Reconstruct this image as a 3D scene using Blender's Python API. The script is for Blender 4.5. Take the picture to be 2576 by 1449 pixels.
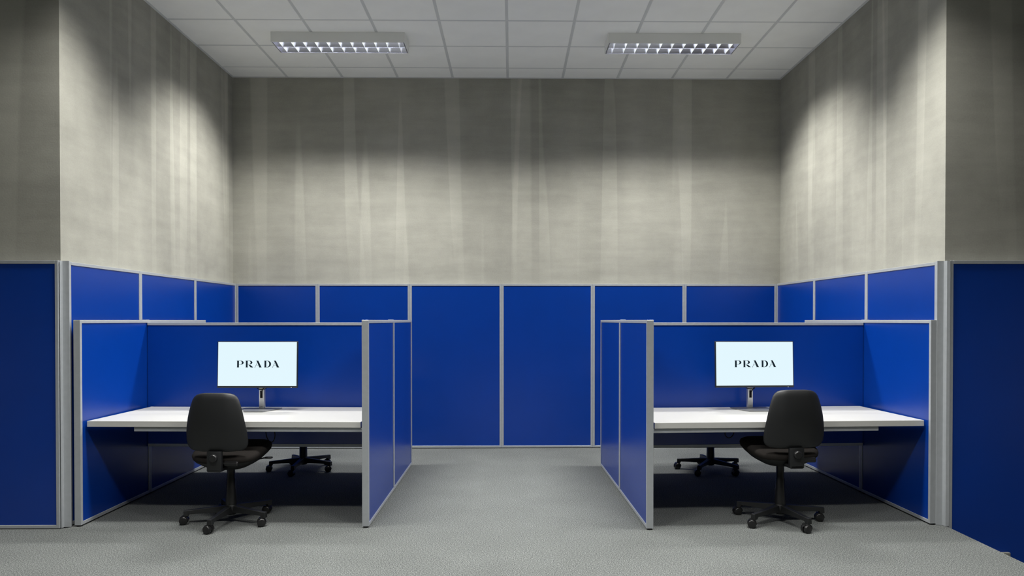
import bpy, bmesh, math, random
from mathutils import Vector, Matrix
from mathutils.geometry import tessellate_polygon

for o in list(bpy.data.objects):
    bpy.data.objects.remove(o, do_unlink=True)
SC = bpy.context.scene
COL = SC.collection
R = math.radians

# ------------------------------------------------------------------ camera
cam_data = bpy.data.cameras.new('camera')
cam_data.sensor_width = 36.0
cam_data.lens = 1816.0 / 2576.0 * 36.0
cam_data.shift_x = -0.008226
cam_data.shift_y = 0.038904
cam_data.clip_start = 0.05
cam = bpy.data.objects.new('camera', cam_data)
cam.location = (0, 0, 1.4)
cam.rotation_euler = (R(89.4), 0, R(-0.7))
COL.objects.link(cam)
SC.camera = cam

# ------------------------------------------------------------------ world, exposure
world = bpy.data.worlds.new('world')
SC.world = world
world.use_nodes = True
bg = world.node_tree.nodes['Background']
bg.inputs[0].default_value = (0.55, 0.6, 0.65, 1)
bg.inputs[1].default_value = 0.02
SC.view_settings.view_transform = 'Standard'
SC.view_settings.look = 'None'
SC.view_settings.exposure = 0.0
SC.view_settings.gamma = 1.0
SC.view_settings.use_curve_mapping = False
LAMP_POWER = 113.0          # each ceiling luminaire
CUT_ALONG = (1.3, 2.7)      # tan of the louvre's cut-off angles: full output, none
CUT_ACROSS = (0.30, 1.60)
LAMP_COLOR = (1.0, 0.99, 0.95)

# ------------------------------------------------------------------ materials
def new_mat(name):
    m = bpy.data.materials.new(name)
    m.use_nodes = True
    return m, m.node_tree.nodes, m.node_tree.links, m.node_tree.nodes['Principled BSDF']

def simple(name, col, rough=0.5, metal=0.0, spec=0.5, bump=None, var=0.0, vscale=8.0):
    m, N, L, P = new_mat(name)
    P.inputs['Base Color'].default_value = (*col, 1)
    P.inputs['Roughness'].default_value = rough
    P.inputs['Metallic'].default_value = metal
    P.inputs['Specular IOR Level'].default_value = spec
    tc = N.new('ShaderNodeTexCoord')
    if var > 0:
        nz = N.new('ShaderNodeTexNoise'); nz.inputs['Scale'].default_value = vscale
        nz.inputs['Detail'].default_value = 3
        L.new(tc.outputs['Object'], nz.inputs['Vector'])
        rp = N.new('ShaderNodeValToRGB')
        rp.color_ramp.elements[0].color = (*[c * (1 - var) for c in col], 1)
        rp.color_ramp.elements[1].color = (*[min(1, c * (1 + var)) for c in col], 1)
        rp.color_ramp.elements[0].position = 0.3; rp.color_ramp.elements[1].position = 0.7
        L.new(nz.outputs['Fac'], rp.inputs['Fac'])
        L.new(rp.outputs['Color'], P.inputs['Base Color'])
    if bump:
        nb = N.new('ShaderNodeTexNoise'); nb.inputs['Scale'].default_value = bump[0]
        nb.inputs['Detail'].default_value = 2
        L.new(tc.outputs['Object'], nb.inputs['Vector'])
        b = N.new('ShaderNodeBump'); b.inputs['Strength'].default_value = bump[1]
        b.inputs['Distance'].default_value = bump[2]
        L.new(nb.outputs['Fac'], b.inputs['Height'])
        L.new(b.outputs['Normal'], P.inputs['Normal'])
    return m

def mat_plaster():
    m, N, L, P = new_mat('plaster')
    P.inputs['Roughness'].default_value = 0.85
    P.inputs['Specular IOR Level'].default_value = 0.2
    tc = N.new('ShaderNodeTexCoord')
    sp = N.new('ShaderNodeSeparateXYZ'); L.new(tc.outputs['Object'], sp.inputs[0])
    u = N.new('ShaderNodeMath'); u.operation = 'MULTIPLY_ADD'
    L.new(sp.outputs['Y'], u.inputs[0]); u.inputs[1].default_value = 1.31
    L.new(sp.outputs['X'], u.inputs[2])
    def uv(su, sz, off):
        a = N.new('ShaderNodeMath'); a.operation = 'MULTIPLY'; a.inputs[1].default_value = su
        L.new(u.outputs[0], a.inputs[0])
        b = N.new('ShaderNodeMath'); b.operation = 'MULTIPLY'; b.inputs[1].default_value = sz
        L.new(sp.outputs['Z'], b.inputs[0])
        c = N.new('ShaderNodeCombineXYZ')
        L.new(a.outputs[0], c.inputs[0]); L.new(b.outputs[0], c.inputs[2]); c.inputs[1].default_value = off
        return c.outputs[0]
    def noise(vec, detail=2.0, rough=0.5):
        n = N.new('ShaderNodeTexNoise'); n.inputs['Scale'].default_value = 1.0
        n.inputs['Detail'].default_value = detail; n.inputs['Roughness'].default_value = rough
        L.new(vec, n.inputs['Vector']); return n.outputs['Fac']
    def ramp(fac, p0, p1, v0=0.0, v1=1.0):
        r = N.new('ShaderNodeMapRange'); r.clamp = True
        r.inputs['From Min'].default_value = p0; r.inputs['From Max'].default_value = p1
        r.inputs['To Min'].default_value = v0; r.inputs['To Max'].default_value = v1
        L.new(fac, r.inputs['Value']); return r.outputs['Result']
    def add(a, b, op='ADD'):
        n = N.new('ShaderNodeMath'); n.operation = op
        L.new(a, n.inputs[0])
        if isinstance(b, float): n.inputs[1].default_value = b
        else: L.new(b, n.inputs[1])
        return n.outputs[0]
    # hard-edged vertical trowel streaks, broad vertical bands, horizontal brush marks
    s1 = ramp(noise(uv(2.9, 0.10, 3.1), 0.5), 0.60, 0.625, 0.0, 0.20)
    s2 = ramp(noise(uv(5.5, 0.16, 9.7), 0.5), 0.63, 0.65, 0.0, 0.17)
    s3 = ramp(noise(uv(1.6, 0.12, 21.0), 2.0), 0.3, 0.72, -0.12, 0.12)
    h1 = ramp(noise(uv(1.3, 9.0, 5.0), 3.0, 0.6), 0.3, 0.7, -0.07, 0.07)
    h2 = ramp(noise(uv(3.6, 4.2, 41.0), 3.0, 0.65), 0.32, 0.68, -0.06, 0.06)
    g1 = ramp(noise(uv(90.0, 90.0, 1.0), 2.0, 0.6), 0.25, 0.75, -0.05, 0.05)
    fade = ramp(sp.outputs['Z'], 1.9, 3.1, 0.35, 1.0)
    tot = add(add(add(add(s1, s2), fade, 'MULTIPLY'), add(s3, h1)), add(h2, g1))
    val = add(tot, 1.0)
    base = N.new('ShaderNodeCombineColor')
    for i, c in enumerate((0.352, 0.345, 0.300)):
        L.new(add(val, c, 'MULTIPLY'), base.inputs[i])
    L.new(base.outputs[0], P.inputs['Base Color'])
    bp = N.new('ShaderNodeBump'); bp.inputs['Strength'].default_value = 0.25; bp.inputs['Distance'].default_value = 0.004
    L.new(add(tot, g1), bp.inputs['Height']); L.new(bp.outputs['Normal'], P.inputs['Normal'])
    return m

def mat_carpet():
    m, N, L, P = new_mat('carpet')
    P.inputs['Roughness'].default_value = 0.95
    P.inputs['Specular IOR Level'].default_value = 0.1
    tc = N.new('ShaderNodeTexCoord')
    n1 = N.new('ShaderNodeTexNoise'); n1.inputs['Scale'].default_value = 150; n1.inputs['Detail'].default_value = 3.0
    n1.inputs['Roughness'].default_value = 0.85
    n2 = N.new('ShaderNodeTexNoise'); n2.inputs['Scale'].default_value = 2.2; n2.inputs['Detail'].default_value = 3
    L.new(tc.outputs['Object'], n1.inputs['Vector']); L.new(tc.outputs['Object'], n2.inputs['Vector'])
    rp = N.new('ShaderNodeValToRGB')
    e = rp.color_ramp.elements
    e[0].position = 0.37; e[0].color = (0.045, 0.049, 0.049, 1)
    e[1].position = 0.63; e[1].color = (0.285, 0.295, 0.282, 1)
    k = e.new(0.5); k.color = (0.115, 0.122, 0.119, 1)
    L.new(n1.outputs['Fac'], rp.inputs['Fac'])
    mr = N.new('ShaderNodeMapRange'); mr.inputs['From Min'].default_value = 0.3; mr.inputs['From Max'].default_value = 0.7
    mr.inputs['To Min'].default_value = 0.94; mr.inputs['To Max'].default_value = 1.06
    L.new(n2.outputs['Fac'], mr.inputs['Value'])
    mx = N.new('ShaderNodeVectorMath'); mx.operation = 'SCALE'
    L.new(rp.outputs['Color'], mx.inputs[0]); L.new(mr.outputs['Result'], mx.inputs['Scale'])
    L.new(mx.outputs[0], P.inputs['Base Color'])
    b = N.new('ShaderNodeBump'); b.inputs['Strength'].default_value = 0.25; b.inputs['Distance'].default_value = 0.001
    L.new(n1.outputs['Fac'], b.inputs['Height']); L.new(b.outputs['Normal'], P.inputs['Normal'])
    return m

def emissive(name, col, strength, base=(0.02, 0.02, 0.02)):
    m, N, L, P = new_mat(name)
    P.inputs['Base Color'].default_value = (*base, 1)
    P.inputs['Roughness'].default_value = 0.4
    P.inputs['Emission Color'].default_value = (*col, 1)
    P.inputs['Emission Strength'].default_value = strength
    return m

M = dict(
    plaster=mat_plaster(), carpet=mat_carpet(),
    blue=simple('blue_laminate', (0.0003, 0.0325, 0.255), 0.27, 0, 0.5, var=0.03, vscale=3),
    alu=simple('anodised_aluminium', (0.40, 0.42, 0.44), 0.42, 0.25, 0.5, var=0.04, vscale=30),
    white=simple('white_laminate', (0.54, 0.535, 0.51), 0.38, 0, 0.4, var=0.01, vscale=4),
    tile=simple('ceiling_tile', (0.95, 0.95, 0.92), 0.9, 0, 0.1, bump=(180, 0.12, 0.002), var=0.02, vscale=4),
    bar=simple('ceiling_bar', (0.66, 0.67, 0.66), 0.6, 0, 0.3),
    ceil=simple('ceiling_void', (0.55, 0.55, 0.54), 0.9, 0, 0.1),
    housing=simple('lamp_housing', (0.90, 0.90, 0.87), 0.5, 0, 0.4),
    mirror=simple('lamp_reflector', (0.84, 0.84, 0.98), 0.20, 1.0, 0.5),
    blade=simple('lamp_blade', (0.82, 0.82, 0.80), 0.30, 0.35, 0.5),
    plastic=simple('black_plastic', (0.0075, 0.0082, 0.0092), 0.50, 0, 0.5, bump=(500, 0.12, 0.0006)),
    plastic2=simple('black_plastic_smooth', (0.010, 0.010, 0.0105), 0.35, 0, 0.5),
    fabric=simple('black_fabric', (0.017, 0.0145, 0.013), 0.95, 0, 0.2, bump=(700, 0.5, 0.001), var=0.2, vscale=250),
    rubber=simple('black_rubber', (0.008, 0.008, 0.008), 0.7, 0, 0.3),
    plate=simple('monitor_plate', (0.20, 0.205, 0.21), 0.35, 0.3, 0.5),
    silver=simple('monitor_silver', (0.62, 0.63, 0.64), 0.35, 0.7, 0.5),
    bezel=simple('monitor_bezel', (0.012, 0.016, 0.02), 0.4, 0, 0.5),
    ink=simple('lettering_ink', (0.008, 0.018, 0.028), 0.6, 0, 0.1),
    screen=emissive('screen_glow', (0.74, 0.905, 0.97), 1.0),
    tube=emissive('lamp_tube', (0.95, 1.0, 0.93), 22.0, (0.8, 0.8, 0.8)),
    led=emissive('power_light', (1, 1, 1), 2.0),
    grey=simple('grey_metal', (0.22, 0.22, 0.20), 0.6, 0.2, 0.4),
    dark=simple('dark_floor', (0.05, 0.05, 0.05), 0.8, 0, 0.3),
)

# ------------------------------------------------------------------ helpers
def bx(bm, x0, x1, y0, y1, z0, z1, bev=0.0, seg=1):
    vs = [bm.verts.new((x, y, z)) for x in (x0, x1) for y in (y0, y1) for z in (z0, z1)]
    F = [(0, 1, 3, 2), (4, 6, 7, 5), (0, 4, 5, 1), (2, 3, 7, 6), (0, 2, 6, 4), (1, 5, 7, 3)]
    fs = [bm.faces.new([vs[i] for i in f]) for f in F]
    if bev > 0:
        es = list({e for f in fs for e in f.edges})
        bmesh.ops.bevel(bm, geom=es, offset=bev, segments=seg, affect='EDGES', profile=0.5)

def box(*a, bev=0.0, seg=1):
    bm = bmesh.new(); bx(bm, *a, bev=bev, seg=seg); return bm

def rings(bm, rs, cap0=True, cap1=True):
    """loft closed rings (lists of equal length)"""
    V = [[bm.verts.new(p) for p in r] for r in rs]
    n = len(rs[0])
    for a, b in zip(V, V[1:]):
        for i in range(n):
            bm.faces.new((a[i], a[(i + 1) % n], b[(i + 1) % n], b[i]))
    if cap0: bm.faces.new(V[0][::-1])
    if cap1: bm.faces.new(V[-1])

def lathe(bm, prof, n=24, cx=0, cy=0):
    rings(bm, [[(cx + r * math.cos(2 * math.pi * i / n), cy + r * math.sin(2 * math.pi * i / n), z) for i in range(n)] for r, z in prof])

def cyl(bm, p0, p1, r, n=20, prof=None):
    """cylinder (or stepped profile [(t, r)]) along p0->p1"""
    p0, p1 = Vector(p0), Vector(p1)
    d = p1 - p0
    q = d.normalized().to_track_quat('Z', 'Y')
    prof = prof or [(0, r), (1, r)]
    rs = []
    for t, rr in prof:
        c = p0 + d * t
        rs.append([tuple(c + q @ Vector((rr * math.cos(2 * math.pi * i / n), rr * math.sin(2 * math.pi * i / n), 0))) for i in range(n)])
    rings(bm, rs)

def tube(bm, pts, r, n=8, sub=6):
    P = [Vector(p) for p in pts]
    path = []
    for i in range(len(P) - 1):
        a = P[max(i - 1, 0)]; b = P[i]; c = P[i + 1]; d = P[min(i + 2, len(P) - 1)]
        for k in range(sub):
            t = k / sub
            path.append(0.5 * ((2 * b) + (c - a) * t + (2 * a - 5 * b + 4 * c - d) * t * t + (3 * b - a - 3 * c + d) * t ** 3))
    path.append(P[-1])
    rs = []
    for i, p in enumerate(path):
        d = (path[min(i + 1, len(path) - 1)] - path[max(i - 1, 0)]).normalized()
        up = Vector((0, 0, 1)) if abs(d.z) < 0.9 else Vector((0, 1, 0))
        s = d.cross(up).normalized(); t = s.cross(d)
        rs.append([tuple(p + s * (r * math.cos(2 * math.pi * j / n)) + t * (r * math.sin(2 * math.pi * j / n))) for j in range(n)])
    rings(bm, rs)

def prism(bm, pts, z0, z1):
    rings(bm, [[(x, y, z0) for x, y in pts], [(x, y, z1) for x, y in pts]])

def mesh_of(bm, name, mat, smooth=None):
    bmesh.ops.recalc_face_normals(bm, faces=bm.faces)
    me = bpy.data.meshes.new(name)
    bm.to_mesh(me); bm.free()
    me.materials.append(M[mat])
    if smooth is not None:
        for p in me.polygons: p.use_smooth = True
        me.set_sharp_from_angle(angle=R(smooth))
    return me

def obj(name, bm, mat, parent=None, loc=None, rot=None, smooth=None, label=None):
    me = bm if isinstance(bm, bpy.types.Mesh) else mesh_of(bm, name, mat, smooth)
    o = bpy.data.objects.new(name, me)
    COL.objects.link(o)
    if parent is not None: o.parent = parent
    if loc: o.location = loc
    if rot: o.rotation_euler = rot
    if label: o['label'] = label
    return o

def thing(name, label, cat, loc=(0, 0, 0), rz=0.0, group=None, kind=None):
    o = bpy.data.objects.new(name, None)
    o.empty_display_size = 0.1
    COL.objects.link(o)
    o.location = loc; o.rotation_euler = (0, 0, rz)
    tag(o, label, cat, group, kind)
    return o

def tag(o, label=None, cat=None, group=None, kind=None):
    if label: o['label'] = label
    if cat: o['category'] = cat
    if group: o['group'] = group
    if kind: o['kind'] = kind
    return o

def copy_tree(o, parent=None):
    c = o.copy(); COL.objects.link(c); c.parent = parent
    for ch in list(o.children): copy_tree(ch, c)
    return c

# ------------------------------------------------------------------ room shell
XL, XR, YB, ZC = -3.043, 2.960, 7.934, 4.05       # plaster faces, ceiling
YFL, YFR = 4.913, 4.900                            # plaster faces of the two piers facing the camera
YR = -6.0                                          # wall behind the camera
XO = 6.5
WT = 0.10

bm = bmesh.new()
bx(bm, -XO, 2.955, YR, YB + WT, -0.37, 0)
bx(bm, 2.955, XR + WT, 4.86, YB + WT, -0.37, 0)
floor = obj('floor', bm, 'carpet')
tag(floor, 'speckled grey carpet covering the raised floor', 'floor', kind='structure')
fl2 = obj('floor_lower', box(2.955, XO, YR, 4.90, -0.42, -0.36), 'dark')
tag(fl2, 'dark lower floor beyond the right edge of the carpet', 'floor', kind='structure')

def wall(name, label, *b):
    o = obj(name, box(*b), 'plaster')
    return tag(o, label, 'wall', kind='structure')
wall('wall_back', 'streaky grey beige plaster wall at the back of the room', XL - WT, XR + WT, YB, YB + WT, 0, ZC + 0.1)
wall('wall_left', 'streaky plaster side wall on the left with bright lamp scallops', XL - WT, XL, YFL, YB, 0, ZC + 0.1)
wall('wall_right', 'streaky plaster side wall on the right with bright lamp scallops', XR, XR + WT, YFR, YB, 0, ZC + 0.1)
wall('wall_front_left', 'dark brushed plaster pier facing forward at the far left', -XO, XL - WT, YFL, YFL + WT, 0, ZC + 0.1)
wall('wall_front_right', 'very dark plaster pier facing forward at the far right', XR + WT, XO, YFR, YFR + WT, -0.36, ZC + 0.1)
wall('wall_outer_left', 'plaster wall of the hall beyond the left pier', -XO - WT, -XO, YR, YFL + WT, 0, ZC + 0.1)
wall('wall_outer_right', 'plaster wall of the hall beyond the right pier', XO, XO + WT, YR, YFR + WT, -0.36, ZC + 0.1)
wall('wall_rear', 'plaster wall of the hall behind the viewer', -XO, XO, YR - WT, YR, -0.36, ZC + 0.1)

# ceiling: slab, tiles and grid bars
ceiling = obj('ceiling', box(-XO, XO, YR, YB, ZC + 0.012, ZC + 0.1), 'ceil')
tag(ceiling, 'suspended ceiling of square white tiles in a grey grid', 'ceiling', kind='structure')
GX0, GY0 = -3.045, 7.62
TILE_ROWS = [(7.62, 7.93)] + [(7.62 - 0.6 * (k + 1), 7.62 - 0.6 * k) for k in range(10)]
def tile_mesh(w, d):
    bm = bmesh.new()
    # tegular tile: face proud of the grid with a stepped edge
    bx(bm, -w / 2, w / 2, -d / 2, d / 2, 0, 0.014, bev=0.003)
    return mesh_of(bm, 'ceiling_tile', 'tile')
full = tile_mesh(0.576, 0.576); half = tile_mesh(0.576, 0.286)
for r, (y0, y1) in enumerate(TILE_ROWS):
    for c in range(10):
        cx = GX0 + 0.6005 * (c + 0.5)
        o = obj('ceiling_tile', half if r == 0 else full, 'tile', ceiling, loc=(cx, (y0 + y1) / 2, ZC))
BAR_END = TILE_ROWS[-1][0]
for c in range(1, 10):
    x = GX0 + 0.6005 * c
    obj('grid_bar', box(x - 0.0122, x + 0.0122, BAR_END, YB, ZC + 0.002, ZC + 0.013), 'bar', ceiling)
for k in range(11):
    y = 7.62 - 0.6 * k
    obj('grid_bar', box(XL, XR, y - 0.0122, y + 0.0122, ZC + 0.0022, ZC + 0.0128), 'bar', ceiling)
def trim(name, label, *b):
    return tag(obj(name, box(*b), 'bar'), label, 'trim', kind='structure')
trim('trim_1', 'thin grey edge trim between ceiling and back wall', XL, XR, YB - 0.022, YB, ZC - 0.004, ZC + 0.012)
trim('trim_2', 'thin grey edge trim between ceiling and left wall', XL, XL + 0.022, BAR_END, YB - 0.022, ZC - 0.004, ZC + 0.012)
trim('trim_3', 'thin grey edge trim between ceiling and right wall', XR - 0.022, XR, BAR_END, YB - 0.022, ZC - 0.004, ZC + 0.012)

# ------------------------------------------------------------------ framed blue panels
FW = 0.0225
def framed_panel(parent, x0, x1, y0, y1, z0, z1, along, inset=0.005, fw=FW):
    """blue infill with an aluminium frame; along = 'x' or 'y' is the panel's run"""
    g = 0.0006
    if along == 'x':
        p = obj('panel', box(x0 + fw * .6, x1 - fw * .6, y0 + inset, y1 - inset, z0 + fw * .6, z1 - fw * .6), 'blue', parent)
    else:
        p = obj('panel', box(x0 + inset, x1 - inset, y0 + fw * .6, y1 - fw * .6, z0 + fw * .6, z1 - fw * .6), 'blue', parent)
    bm = bmesh.new()
    b = 0.0014
    if along == 'x':
        bx(bm, x0 + g, x0 + fw, y0, y1, z0, z1, bev=b); bx(bm, x1 - fw, x1 - g, y0, y1, z0, z1, bev=b)
        bx(bm, x0 + fw, x1 - fw, y0, y1, z1 - fw, z1, bev=b); bx(bm, x0 + fw, x1 - fw, y0, y1, z0, z0 + fw, bev=b)
    else:
        bx(bm, x0, x1, y0 + g, y0 + fw, z0, z1, bev=b); bx(bm, x0, x1, y1 - fw, y1 - g, z0, z1, bev=b)
        bx(bm, x0, x1, y0 + fw, y1 - fw, z1 - fw, z1, bev=b); bx(bm, x0, x1, y0 + fw, y1 - fw, z0, z0 + fw, bev=b)
    obj('frame', bm, 'alu', p, label='silver aluminium frame')
    return p

XPL, XPR, YPB = -2.993, 2.905, 7.884     # faces of the tall lining panels
T = 0.048
t = thing('panel_lining', 'tall blue framed panels lining the back wall behind the aisle', 'partition', (0, YPB, 0))
xs = [XPL, -2.112, -1.110, -0.109, 0.888, 1.893, XPR]
for a, b in zip(xs, xs[1:]):
    framed_panel(t, a, b, 0, T, 0.006, 1.797, 'x')
t = thing('panel_lining', 'tall blue framed panels lining the left side wall', 'partition', (XPL, 0, 0))
ys = [4.925, 5.868, 6.878, YPB - 0.001]
for a, b in zip(ys, ys[1:]):
    framed_panel(t, -T, 0, a, b, 0.006, 1.797, 'y')
bm = bmesh.new()   # corner post: stepped extrusion that ties side run and front panel together
prism(bm, [(-0.030, 4.866 + 0.004), (-0.036, 4.902), (0.010, 4.906), (0.008, 4.9245), (-0.0485, 4.9245), (-0.0485, 4.9125), (-0.0315, 4.9125)], 0.002, 1.800)
obj('corner_post', bm, 'alu', t, label='silver aluminium corner post')
t = thing('panel_lining', 'tall blue framed panels lining the right side wall', 'partition', (XPR, 0, 0))
ys = [4.905, 5.887, 6.905, YPB - 0.001]
for a, b in zip(ys, ys[1:]):
    framed_panel(t, 0, T, a, b, 0.006, 1.800, 'y')
bm = bmesh.new()
prism(bm, [(0.060, 4.846), (0.040, 4.850), (0.034, 4.878), (-0.006, 4.884), (-0.006, 4.9045), (0.0545, 4.9045), (0.060, 4.890)], 0.002, 1.803)
obj('corner_post', bm, 'alu', t, label='silver aluminium corner post')
t = thing('panel_lining', 'tall dark blue framed panel facing forward at the far left', 'partition', (-3.030, 4.863, 0))
for a, b in ((-1.0, 0), (-1.66, -1.0)):
    framed_panel(t, a, b, 0, T, 0.004, 1.800, 'x')
t = thing('panel_lining', 'tall very dark blue panel dropping below carpet at the far right', 'partition', (2.966, 4.848, 0))
for a, b in ((0, 1.0), (1.0, 1.72)):
    framed_panel(t, a, b, 0, T, -0.355, 1.804, 'x')
bm = bmesh.new(); bx(bm, 3.22, 3.374, 4.822, 4.847, -0.36, -0.172, bev=0.003); bx(bm, 3.18, 3.22, 4.83, 4.847, -0.36, -0.20, bev=0.003)
tag(obj('base_bracket', bm, 'grey'), 'small grey metal bracket at the foot of the far right dark panel', 'bracket')

# ------------------------------------------------------------------ cubicles
def partition(parent_loc, rz, label, x0, x1, y0, y1, seam, sx, group):
    t = thing('cubicle_partition', label, 'partition', parent_loc, rz, group)
    a, b = sorted((sx * x0, sx * x1))
    framed_panel(t, a, b, y0, seam, 0.010, 1.402, 'y')
    framed_panel(t, a, b, seam, y1, 0.010, 1.402, 'y')
    for yy in (y0 + 0.02, seam - 0.03, seam + 0.03, y1 - 0.03):
        bm = bmesh.new(); lathe(bm, [(0.018, 0.0), (0.018, 0.006), (0.012, 0.008), (0.012, 0.012)], 16, (a + b) / 2, yy)
        obj('foot', bm, 'rubber', t)
    # joint cap on top of the seam, where the cross divider is fixed
    obj('joint_cap', box(a + 0.004, b - 0.004, seam - 0.05, seam + 0.004, 1.4015, 1.4045, bev=0.0008), 'alu', t)
    return t

def desk(loc, rz, label, w, d):
    t = thing('desk', label, 'desk', loc, rz)
    obj('tabletop', box(-w / 2, w / 2, -d / 2, d / 2, 0.670, 0.710, bev=0.0012), 'white', t)
    return t

def cubicle(sx, org, rz, side):
    """local frame: origin at the aisle face of the aisle partition's front end, x towards the side wall"""
    Rm = Matrix.Rotation(rz, 4, 'Z')
    def W(x, y, z=0): return tuple(Vector(org) + (Rm @ Vector((sx * x, y, z))))
    near = 'left' if sx < 0 else 'right'
    xi = 1.954 if sx < 0 else 1.960
    partition(org, rz, f'low blue partition with silver frame along the {near} side of the aisle', 0, 0.0455, 0.0, 2.105, 1.06, sx, 'cubicle partitions')
    partition(org, rz, f'low blue outer partition beside the {near} wall panels', xi, xi + 0.0455, 0.051, 2.06, 0.99, sx, 'cubicle partitions')
    xm = (0.0455 + xi) / 2
    wd = xi - 0.0455
    da = sx * R(1.5)
    # divider between the two desks
    t = thing('desk_divider', f'blue divider screen with silver frame behind the {near} monitor', 'partition', W(xm, 0.948), rz + da, 'desk divider screens')
    dp = obj('panel', box(-wd / 2 + 0.001, wd / 2 - 0.001, -0.0175, 0.0175, 0.40, 1.37), 'blue', t)
    for z in (0.388, 1.3595):
        obj('rail', box(-wd / 2 + 0.001, wd / 2 - 0.001, -0.0225, 0.0225, z, z + 0.0225, bev=0.0014), 'alu', dp, label='silver aluminium rail')
    # desks
    t = desk(W(xm - 0.009, 0.078 + 0.414), rz + sx * R(1.9), f'white desk top carrying the {near} monitor', wd - 0.026, 0.828)
    a, b = sorted((sx * (-wd / 2 + 0.004), sx * (wd / 2 - 0.33)))
    obj('rail', box(a, b, -0.40, -0.36, 0.638, 0.667, bev=0.002), 'alu', t, label='silver support rail under the tabletop')
    obj('rail', box(a, b, 0.33, 0.37, 0.638, 0.667, bev=0.002), 'alu', t)
    obj('gap_strip', box(a, b, -0.39, -0.37, 0.6665, 0.6702), 'rubber', t)
    t = desk(W(xm, 0.985 + 0.424), rz + sx * R(1.4), f'white desk top behind the {near} divider screen', wd - 0.018, 0.82)
    obj('rail', box(a, b, 0.34, 0.38, 0.638, 0.667, bev=0.002), 'alu', t)
    return W, xm

WL, xmL = cubicle(-1, (-0.962, 4.862, 0), R(0.0), 'left')
WR, xmR = cubicle(1, (0.900, 4.788, 0), R(1.35), 'right')

# ------------------------------------------------------------------ ceiling luminaires
def make_lamp():
    t = thing('ceiling_light', 'x', 'lamp')
    Lh, Wh, H = 0.614, 0.142, 0.092          # half length, half width, height
    bm = bmesh.new()
    th = 0.006
    bx(bm, -Lh, Lh, -Wh, -Wh + th, -H, 0, bev=0.001); bx(bm, -Lh, Lh, Wh - th, Wh, -H, 0, bev=0.001)
    bx(bm, -Lh, -Lh + th, -Wh + th, Wh - th, -H, 0, bev=0.001); bx(bm, Lh - th, Lh, -Wh + th, Wh - th, -H, 0, bev=0.001)
    bx(bm, -Lh + th, Lh - th, -Wh + th, Wh - th, -0.006, -0.0005)
    obj('housing', bm, 'housing', t)
    li, wi = Lh - 0.014, Wh - 0.012
    # parabolic side reflectors: two troughs side by side
    for s in (-1, 1):
        c = s * wi / 2
        bm = bmesh.new()
        prof = []
        for k in range(13):
            u = -1 + 2 * k / 12
            prof.append((c + u * (wi / 2 - 0.001), -0.088 + 0.066 * (1 - abs(u) ** 2.4)))
        vs0 = [bm.verts.new((-li, y, z)) for y, z in prof]
        vs1 = [bm.verts.new((li, y, z)) for y, z in prof]
        for i in range(12): bm.faces.new((vs0[i], vs0[i + 1], vs1[i + 1], vs1[i]))
        obj('reflector', bm, 'mirror', t, smooth=60)
        bm = bmesh.new(); cyl(bm, (-li + 0.01, c, -0.033), (li - 0.01, c, -0.033), 0.008, 12)
        obj('tube', bm, 'tube', t, smooth=40)
    # cross blades: wedge section, concave
    bm = bmesh.new()
    hw = wi / 2 - 0.004
    sec = [(-0.0045, -0.040), (0.0045, -0.040), (0.0015, -0.064), (0.0006, -0.089), (-0.0006, -0.089), (-0.0015, -0.064)]
    rings(bm, [[(x, -hw, z) for x, z in sec], [(x, hw, z) for x, z in sec]])
    bl = mesh_of(bm, 'louvre_blade', 'blade')
    n = 11
    for s in (-1, 1):
        for k in range(n):
            x = -li + 2 * li * (k + 0.5) / n
            obj('louvre_blade', bl, 'blade', t, loc=(x, s * wi / 2, 0))
    obj('louvre_rim', box(-li, li, -0.002, 0.002, -0.0905, -0.06), 'mirror', t)
    bm = bmesh.new()
    bx(bm, -li - 0.004, -li + 0.002, -wi, wi, -0.0915, -0.03); bx(bm, li - 0.002, li + 0.004, -wi, wi, -0.0915, -0.03)
    bx(bm, -li, li, -wi - 0.003, -wi, -0.0915, -0.07); bx(bm, -li, li, wi, wi + 0.003, -0.0915, -0.07)
    obj('louvre_frame', bm, 'mirror', t)
    ld = bpy.data.lights.new('lamp_light', 'AREA')
    ld.shape = 'RECTANGLE'; ld.size = 2 * li - 0.02; ld.size_y = 2 * wi - 0.01
    ld.energy = LAMP_POWER; ld.color = LAMP_COLOR
    # photometric distribution of the louvre: output over the angle along and across the tubes
    ld.use_nodes = True
    N, L = ld.node_tree.nodes, ld.node_tree.links
    em = N['Emission']
    ge = N.new('ShaderNodeNewGeometry'); sp = N.new('ShaderNodeSeparateXYZ')
    L.new(ge.outputs['Incoming'], sp.inputs[0])
    outs = []
    for ax, (c0, c1) in (('X', CUT_ALONG), ('Y', CUT_ACROSS)):
        dv = N.new('ShaderNodeMath'); dv.operation = 'DIVIDE'
        L.new(sp.outputs[ax], dv.inputs[0]); L.new(sp.outputs['Z'], dv.inputs[1])
        ab = N.new('ShaderNodeMath'); ab.operation = 'ABSOLUTE'; L.new(dv.outputs[0], ab.inputs[0])
        mr = N.new('ShaderNodeMapRange'); mr.interpolation_type = 'SMOOTHSTEP'
        mr.inputs['From Min'].default_value = c0; mr.inputs['From Max'].default_value = c1
        mr.inputs['To Min'].default_value = 1.0; mr.inputs['To Max'].default_value = 0.0
        L.new(ab.outputs[0], mr.inputs['Value']); outs.append(mr.outputs['Result'])
    mu = N.new('ShaderNodeMath'); mu.operation = 'MULTIPLY'
    L.new(outs[0], mu.inputs[0]); L.new(outs[1], mu.inputs[1]); L.new(mu.outputs[0], em.inputs['Strength'])
    lo = bpy.data.objects.new('lamp_light', ld); COL.objects.link(lo)
    lo.parent = t; lo.location = (0, 0, -0.0935)
    return t
lamp = make_lamp()
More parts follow.
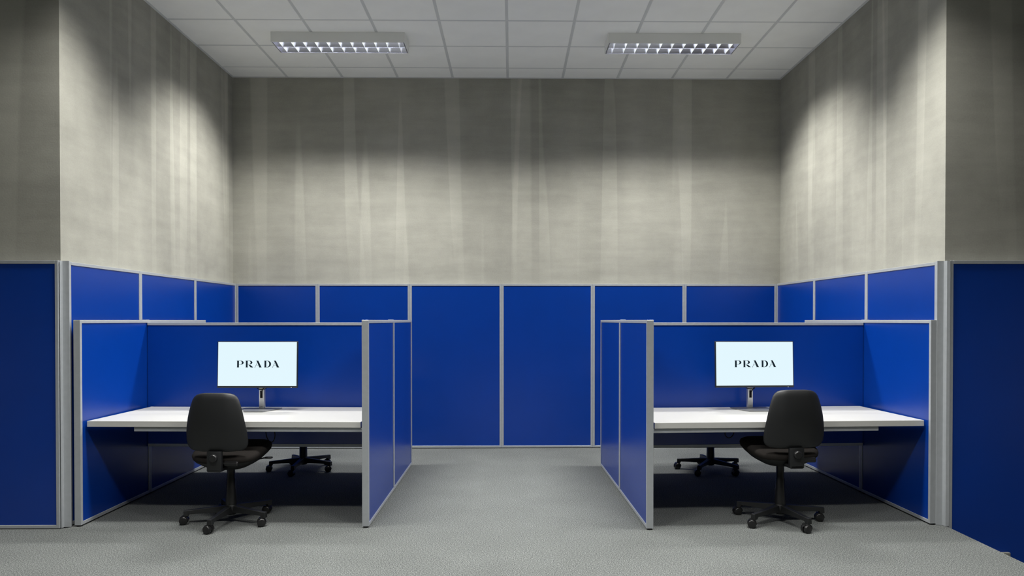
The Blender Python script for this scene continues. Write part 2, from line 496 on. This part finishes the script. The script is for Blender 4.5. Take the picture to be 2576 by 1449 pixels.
spots = [(-1.598, 6.822, 'louvred strip ceiling light above the left cubicle'),
         (1.508, 6.815, 'louvred strip ceiling light above the right cubicle'),
         (-1.598, 4.58, 'louvred strip ceiling light near the front of the left cubicle'),
         (1.508, 4.66, 'louvred strip ceiling light near the front of the right cubicle'),
         (-1.598, 2.3, 'louvred strip ceiling light over the open carpet on the left'),
         (1.508, 2.3, 'louvred strip ceiling light over the open carpet on the right'),
         (-1.598, -0.4, 'louvred strip ceiling light behind the viewer on the left'),
         (1.508, -0.4, 'louvred strip ceiling light behind the viewer on the right')]
for i, (x, y, lab) in enumerate(spots):
    o = lamp if i == 0 else copy_tree(lamp)
    o.location = (x, y, ZC - 0.0005)
    tag(o, lab, 'lamp', 'ceiling lights')

# ------------------------------------------------------------------ office chairs
def superring(hw, hd, z, cy, n=40, p=3.2, zf=None):
    out = []
    for i in range(n):
        a = 2 * math.pi * i / n
        c, s = math.cos(a), math.sin(a)
        x = hw * math.copysign(abs(c) ** (2 / p), c); y = hd * math.copysign(abs(s) ** (2 / p), s)
        out.append((x, cy + y, z + (zf(x, y) if zf else 0)))
    return out

def make_chair():
    t = thing('office_chair', 'x', 'chair')
    # seat
    cy = 0.035
    dip = lambda x, y: 0.125 * (y + 0.20) - 0.012 * max(0, (y - 0.12) / 0.11) ** 2 + 0.12 * x * x - 0.004
    bm = bmesh.new()
    rings(bm, [superring(0.222, 0.212, 0.436, cy, zf=dip), superring(0.236, 0.226, 0.448, cy, zf=dip), superring(0.240, 0.230, 0.468, cy, zf=dip),
               superring(0.234, 0.224, 0.484, cy, zf=dip), superring(0.214, 0.204, 0.4965, cy, zf=dip), superring(0.15, 0.14, 0.4990, cy, zf=dip),
               superring(0.06, 0.06, 0.496, cy, zf=dip)])
    obj('seat_cushion', bm, 'fabric', t, smooth=60)
    bm = bmesh.new()
    rings(bm, [superring(0.085, 0.10, 0.383, 0.0, p=2.6), superring(0.115, 0.13, 0.386, 0.0, p=2.6), superring(0.175, 0.18, 0.408, cy * .7, zf=lambda x, y: 0.06 * (y + 0.18)),
               superring(0.222, 0.214, 0.432, cy, zf=dip), superring(0.231, 0.222, 0.446, cy, zf=dip), superring(0.20, 0.19, 0.447, cy, zf=dip)])
    obj('seat_shell', bm, 'plastic', t, smooth=50)
    # backrest: loft of lens sections going up; rear shell and front cushion
    def back_section(z, hw, thick, yc, n=36):
        pts = []
        for i in range(n):
            a = 2 * math.pi * i / n
            c, s = math.cos(a), math.sin(a)
            x = hw * math.copysign(abs(c) ** (2 / 4.0), c)
            y = thick * math.copysign(abs(s) ** (2 / 2.2), s)
            w = abs(x)
            y += yc + 0.30 * w * w + 0.16 * max(0, w - 0.085)
            pts.append((x, y, z))
        return pts
    prof = [(0.528, 0.120), (0.531, 0.158), (0.538, 0.178), (0.553, 0.196), (0.575, 0.206), (0.605, 0.209), (0.65, 0.206), (0.70, 0.199), (0.75, 0.190),
            (0.80, 0.179), (0.845, 0.166), (0.875, 0.155), (0.893, 0.143), (0.906, 0.126), (0.914, 0.103), (0.918, 0.072)]
    def ycurve(z): return -0.218 - 0.020 * math.sin((z - 0.53) / 0.39 * math.pi) - 0.055 * max(0, (z - 0.66) / 0.26) ** 1.4 * -0.2 - 0.03 * (z - 0.53) / 0.39
    def thk(z, t0):
        e = min(z - 0.526, 0.920 - z)
        return t0 * min(1, 0.35 + 0.65 * math.sqrt(max(0.0, e) / 0.03)) if e < 0.03 else t0
    bm = bmesh.new()
    rings(bm, [back_section(z, w, thk(z, 0.020), ycurve(z)) for z, w in prof])
    obj('back_shell', bm, 'plastic', t, smooth=55)
    bm = bmesh.new()
    rings(bm, [back_section(z, max(0.03, w - 0.012), thk(z, 0.024), ycurve(z) + 0.026) for z, w in prof[1:-1]])
    obj('back_cushion', bm, 'fabric', t, smooth=55)
    # bracket, knobs and levers
    bm = bmesh.new()
    bx(bm, -0.050, 0.050, -0.258, -0.226, 0.398, 0.534, bev=0.008, seg=2)
    bx(bm, -0.045, 0.045, -0.258, -0.05, 0.396, 0.418, bev=0.006, seg=2)
    obj('back_bracket', bm, 'plastic', t, smooth=40)
    bm = bmesh.new(); cyl(bm, (0, -0.279, 0.490), (0, -0.250, 0.490), 0.024, 24, [(0, 0.022), (0.15, 0.0265), (0.6, 0.028), (1, 0.026)])
    obj('height_knob', bm, 'plastic2', t, smooth=40)
    bm = bmesh.new()
    n = 28
    rs = []
    for tt, rr in [(0, 0.008), (0.1, 0.008), (0.12, 0.017), (0.95, 0.018), (1.0, 0.013)]:
        xx = 0.045 + 0.10 * tt
        rs.append([(xx, -0.215 + (rr * (1 - (0.10 if (i % 4 == 0 and rr > 0.012) else 0))) * math.cos(2 * math.pi * i / n),
                    0.447 + (rr * (1 - (0.10 if (i % 4 == 0 and rr > 0.012) else 0))) * math.sin(2 * math.pi * i / n)) for i in range(n)])
    rings(bm, rs)
    obj('tilt_handle', bm, 'plastic2', t, smooth=30)
    bm = bmesh.new(); tube(bm, [(0.08, 0.05, 0.412), (0.16, 0.055, 0.425), (0.225, 0.06, 0.436)], 0.005, 8, 4)
    bx(bm, 0.215, 0.266, 0.045, 0.078, 0.430, 0.441, bev=0.003)
    obj('height_lever', bm, 'plastic2', t, smooth=40)
    # gas lift
    bm = bmesh.new(); lathe(bm, [(0.036, 0.085), (0.037, 0.12), (0.034, 0.225), (0.0315, 0.232), (0.0300, 0.30), (0.0265, 0.306), (0.0265, 0.410)], 28)
    obj('gas_lift', bm, 'plastic2', t, smooth=35)
    # five-star base
    bm = bmesh.new(); lathe(bm, [(0.026, 0.052), (0.034, 0.056), (0.040, 0.075), (0.044, 0.112), (0.038, 0.122)], 28)
    obj('base_hub', bm, 'plastic', t, smooth=40)
    bm = bmesh.new()
    def sec(x, hw, z0, z1): return [(x, -hw, z0), (x, hw, z0), (x, hw * 0.8, z1), (x, -hw * 0.8, z1)]
    rings(bm, [sec(0.02, 0.024, 0.068, 0.118), sec(0.10, 0.021, 0.072, 0.112), sec(0.20, 0.0185, 0.074, 0.1035), sec(0.268, 0.018, 0.072, 0.0985), sec(0.274, 0.0175, 0.058, 0.098),
               sec(0.304, 0.0175, 0.058, 0.0965)])
    bmesh.ops.bevel(bm, geom=list(bm.edges), offset=0.002, segments=1, affect='EDGES')
    leg = mesh_of(bm, 'base_leg', 'plastic')
    bm = bmesh.new()
    cyl(bm, (0, 0, 0.040), (0, 0, 0.060), 0.009, 12)
    for s in (-1, 1):
        cyl(bm, (s * 0.005, 0.016, 0.0285), (s * 0.027, 0.016, 0.0285), 0.0285, 24, [(0, 0.0275), (0.15, 0.0285), (0.75, 0.028), (0.95, 0.024), (1, 0.021), (1.0, 0.010), (1.06, 0.006)])
    # hood over the twin wheels
    pts = []
    for k in range(11):
        a = R(30 + 150 * k / 10)
        pts.append((0.016 + 0.0320 * math.cos(a), 0.0285 + 0.0320 * math.sin(a)))
    inn = [(0.016, 0.0285)]
    sec2 = pts + inn
    rings(bm, [[(-0.0055, y, z) for y, z in sec2], [(0.0055, y, z) for y, z in sec2]])
    hood = [(y, z) for y, z in pts[2:]] + [(0.016 + (y - 0.016) * .93, 0.0285 + (z - 0.0285) * .93) for y, z in pts[2:]][::-1]
    rings(bm, [[(-0.022, y, z) for y, z in hood], [(0.022, y, z) for y, z in hood]])
    cas = mesh_of(bm, 'caster', 'plastic2', 40)
    for k in range(5):
        l = obj('base_leg', leg, 'plastic', t, rot=(0, 0, R(72 * k)))
        obj('caster', cas, 'plastic2', l, loc=(0.288, 0, 0))
    return t

chair = make_chair()
def place_chair(o, x, y, base_deg, face_deg, lift, lab):
    o.location = (x, y, 0.0)
    o.rotation_euler = (0, 0, R(face_deg))
    for ch in o.children:
        if ch.name.startswith('base_leg'):
            k = round(math.degrees(ch.rotation_euler.z) / 72)
            ch.rotation_euler = (0, 0, R(base_deg + 72 * k - face_deg))
            for ca in ch.children:     # casters trail to one side
                ca.rotation_euler = (0, 0, R(90 + (12, -14, 22, -6, 30)[k % 5] - (base_deg + 72 * k)))
    tag(o, lab, 'chair', 'black office chairs')
    for ch in o.children:          # gas lift height
        if ch.name.split('.')[0] in ('seat_cushion', 'seat_shell', 'back_shell', 'back_cushion', 'back_bracket', 'height_knob', 'tilt_handle', 'height_lever'):
            ch.location.z += lift
chairs = [(-1.95, 5.03, 193, -3, 0.0, 'black swivel office chair at the left desk facing the monitor'),
          (1.872, 5.0, 143, 4, 0.020, 'black swivel office chair at the right desk facing the monitor'),
          (-1.95, 6.77, 196, 184, 0.0, 'black office chair on the far side of the left desk divider'),
          (1.852, 6.69, 163, 176, 0.0, 'black office chair on the far side of the right desk divider')]
copies = [chair] + [copy_tree(chair) for _ in chairs[1:]]
for o, c in zip(copies, chairs): place_chair(o, *c)

# ------------------------------------------------------------------ monitors
def arc(cx, cy, rx, ry, a0, a1, n=10):
    return [(cx + rx * math.cos(R(a0 + (a1 - a0) * k / n)), cy + ry * math.sin(R(a0 + (a1 - a0) * k / n))) for k in range(n + 1)]
GLY = {}
stemP = [(0.0, 1.0), (0.37, 1.0), (0.35, 0.96), (0.35, 0.05), (0.40, 0.0), (0.02, 0.0), (0.08, 0.05), (0.08, 0.93)]
bowl = lambda yb: ([(0.30, 1.0), (0.62, 1.0)] + arc(0.62, (1 + yb) / 2, 0.43, (1 - yb) / 2, 90, -90, 12)[1:] + [(0.30, yb)],
                   [(0.32, 0.955), (0.56, 0.955)] + arc(0.56, (1 + yb) / 2, 0.22, (0.955 - yb - 0.045) / 2, 90, -90, 12)[1:] + [(0.32, yb + 0.045)])
GLY['P'] = [(stemP, None), bowl(0.42)]
GLY['R'] = [(stemP, None), bowl(0.46), ([(0.50, 0.44), (0.56, 0.37), (0.78, 0.35), (1.16, 0.03), (1.16, 0.0), (0.80, 0.0), (0.52, 0.30)], None)]
GLY['A'] = [([(0.24, 1.0), (0.56, 1.0), (1.03, 0.05), (1.08, 0.0), (0.66, 0.0), (0.70, 0.05), (0.36, 0.86)], None),
            ([(0.05, 0.02), (0.10, 0.02), (0.47, 0.80), (0.43, 0.82)], None),
            ([(-0.03, 0.0), (0.16, 0.0), (0.16, 0.022), (-0.03, 0.022)], None),
            ([(0.19, 0.32), (0.62, 0.32), (0.60, 0.352), (0.21, 0.352)], None)]
GLY['D'] = [(stemP, None), ([(0.30, 1.0), (0.50, 1.0)] + arc(0.50, 0.5, 0.56, 0.5, 90, -90, 16)[1:] + [(0.30, 0.0)],
                            [(0.32, 0.955), (0.46, 0.955)] + arc(0.46, 0.5, 0.32, 0.455, 90, -90, 16)[1:] + [(0.32, 0.045)])]
def letter_mesh(ch, h):
    bm = bmesh.new()
    for outer, hole in GLY[ch]:
        loops = [outer] + ([hole] if hole else [])
        flat = [p for lp in loops for p in lp]
        tris = tessellate_polygon([[Vector((x, y, 0)) for x, y in lp] for lp in loops])
        f = [bm.verts.new((x * h, -0.0004, y * h)) for x, y in flat]
        b = [bm.verts.new((x * h, 0.0, y * h)) for x, y in flat]
        for tr in tris:
            try: bm.faces.new([f[i] for i in tr])
            except ValueError: pass
        o = 0
        for lp in loops:
            n = len(lp)
            for i in range(n):
                j = (i + 1) % n
                try: bm.faces.new((f[o + i], f[o + j], b[o + j], b[o + i]))
                except ValueError: pass
            o += n
    return mesh_of(bm, 'letter', 'ink')

def make_monitor():
    t = thing('monitor', 'x', 'monitor')
    # base plate with cut-back front corners
    bm = bmesh.new()
    prism(bm, [(-0.072, -0.185), (0.072, -0.185), (0.142, -0.012), (0.142, 0.045), (-0.142, 0.045), (-0.142, -0.012)], 0.0, 0.008)
    bmesh.ops.bevel(bm, geom=list(bm.edges), offset=0.0012, segments=1, affect='EDGES')
    obj('base_plate', bm, 'plate', t)
    bm = bmesh.new(); bx(bm, -0.021, 0.021, -0.012, 0.022, 0.007, 0.40, bev=0.006, seg=2)
    col = obj('stand_column', bm, 'silver', t, smooth=40)
    obj('cable_slot', box(-0.010, 0.009, -0.0135, -0.0115, 0.088, 0.145, bev=0.0006), 'rubber', col)
    bm = bmesh.new(); bx(bm, -0.008, 0.008, -0.0128, -0.0115, 0.022, 0.0245)
    obj('maker_mark', bm, 'grey', col)
    # arm head joining column and panel
    obj('tilt_head', box(-0.03, 0.03, -0.070, -0.010, 0.31, 0.39, bev=0.006, seg=2), 'bezel', t)
    pr = bpy.data.objects.new('screen_panel', None)
    # panel: origin at its centre, tilted back a little
    W2, H2 = 0.3065, 0.1775
    bm = bmesh.new()
    bx(bm, -W2, W2, -0.010, 0.012, -H2, H2, bev=0.003, seg=2)
    bx(bm, -0.17, 0.17, 0.010, 0.040, -0.11, 0.10, bev=0.012, seg=2)
    bpy.data.objects.remove(pr)
    p = obj('display_panel', bm, 'bezel', t, loc=(0.0, -0.085, 0.352), rot=(R(-2.5), 0, 0), smooth=40)
    obj('screen', box(-W2 + 0.007, W2 - 0.007, -0.0106, -0.0098, -H2 + 0.0155, H2 - 0.006), 'screen', p, label='glowing pale blue white screen')
    h = 0.0515
    for ch, x in zip('PRADA', (0.0, 1.293, 2.655, 4.05, 5.258)):
        obj('letter', letter_mesh(ch, h), 'ink', p, loc=((x - 3.17) * h + 0.005, -0.01065, -0.022), label='black serif capital letter ' + ch)
    bm = bmesh.new(); bx(bm, 0.258, 0.262, -0.0106, -0.0095, -H2 + 0.002, -H2 + 0.005)
    obj('power_light', bm, 'led', p)
    # cable looped round the column
    bm = bmesh.new()
    tube(bm, [(0.030, -0.03, 0.172), (0.014, -0.028, 0.156), (0.003, -0.020, 0.132), (-0.002, -0.014, 0.100)], 0.0034, 8, 5)
    tube(bm, [(-0.034, -0.005, 0.164), (-0.018, -0.020, 0.157), (0.004, -0.022, 0.155), (0.026, -0.018, 0.158), (0.036, 0.0, 0.167)], 0.0028, 8, 5)
    obj('cable', bm, 'rubber', t, smooth=60)
    return t
mon = make_monitor()
mon2 = copy_tree(mon)
mon.location = (-1.934, 5.612, 0.7105); mon.rotation_euler = (0, 0, R(-1.0))
tag(mon, 'computer monitor showing dark lettering on the left white desk', 'monitor', 'desk monitors')
mon2.location = (1.858, 5.600, 0.7105); mon2.rotation_euler = (0, 0, R(2.5))
tag(mon2, 'computer monitor showing dark lettering on the right white desk', 'monitor', 'desk monitors')

# cables hanging below the desk tops
def hanging(name, pts, label):
    bm = bmesh.new(); tube(bm, pts, 0.0035, 8, 6)
    tag(obj(name, bm, 'rubber', smooth=60), label, 'cable')
hanging('power_cable', [(-1.768, 5.20, 0.668), (-1.766, 5.20, 0.60), (-1.752, 5.20, 0.545), (-1.720, 5.20, 0.525), (-1.700, 5.20, 0.57), (-1.715, 5.20, 0.668)],
        'black cable loop hanging under the left desk')
hanging('power_cable', [(1.590, 5.25, 0.668), (1.568, 5.25, 0.60), (1.560, 5.25, 0.565), (1.585, 5.25, 0.540), (1.620, 5.25, 0.565), (1.65, 5.25, 0.668)],
        'black cable loop hanging under the right desk')
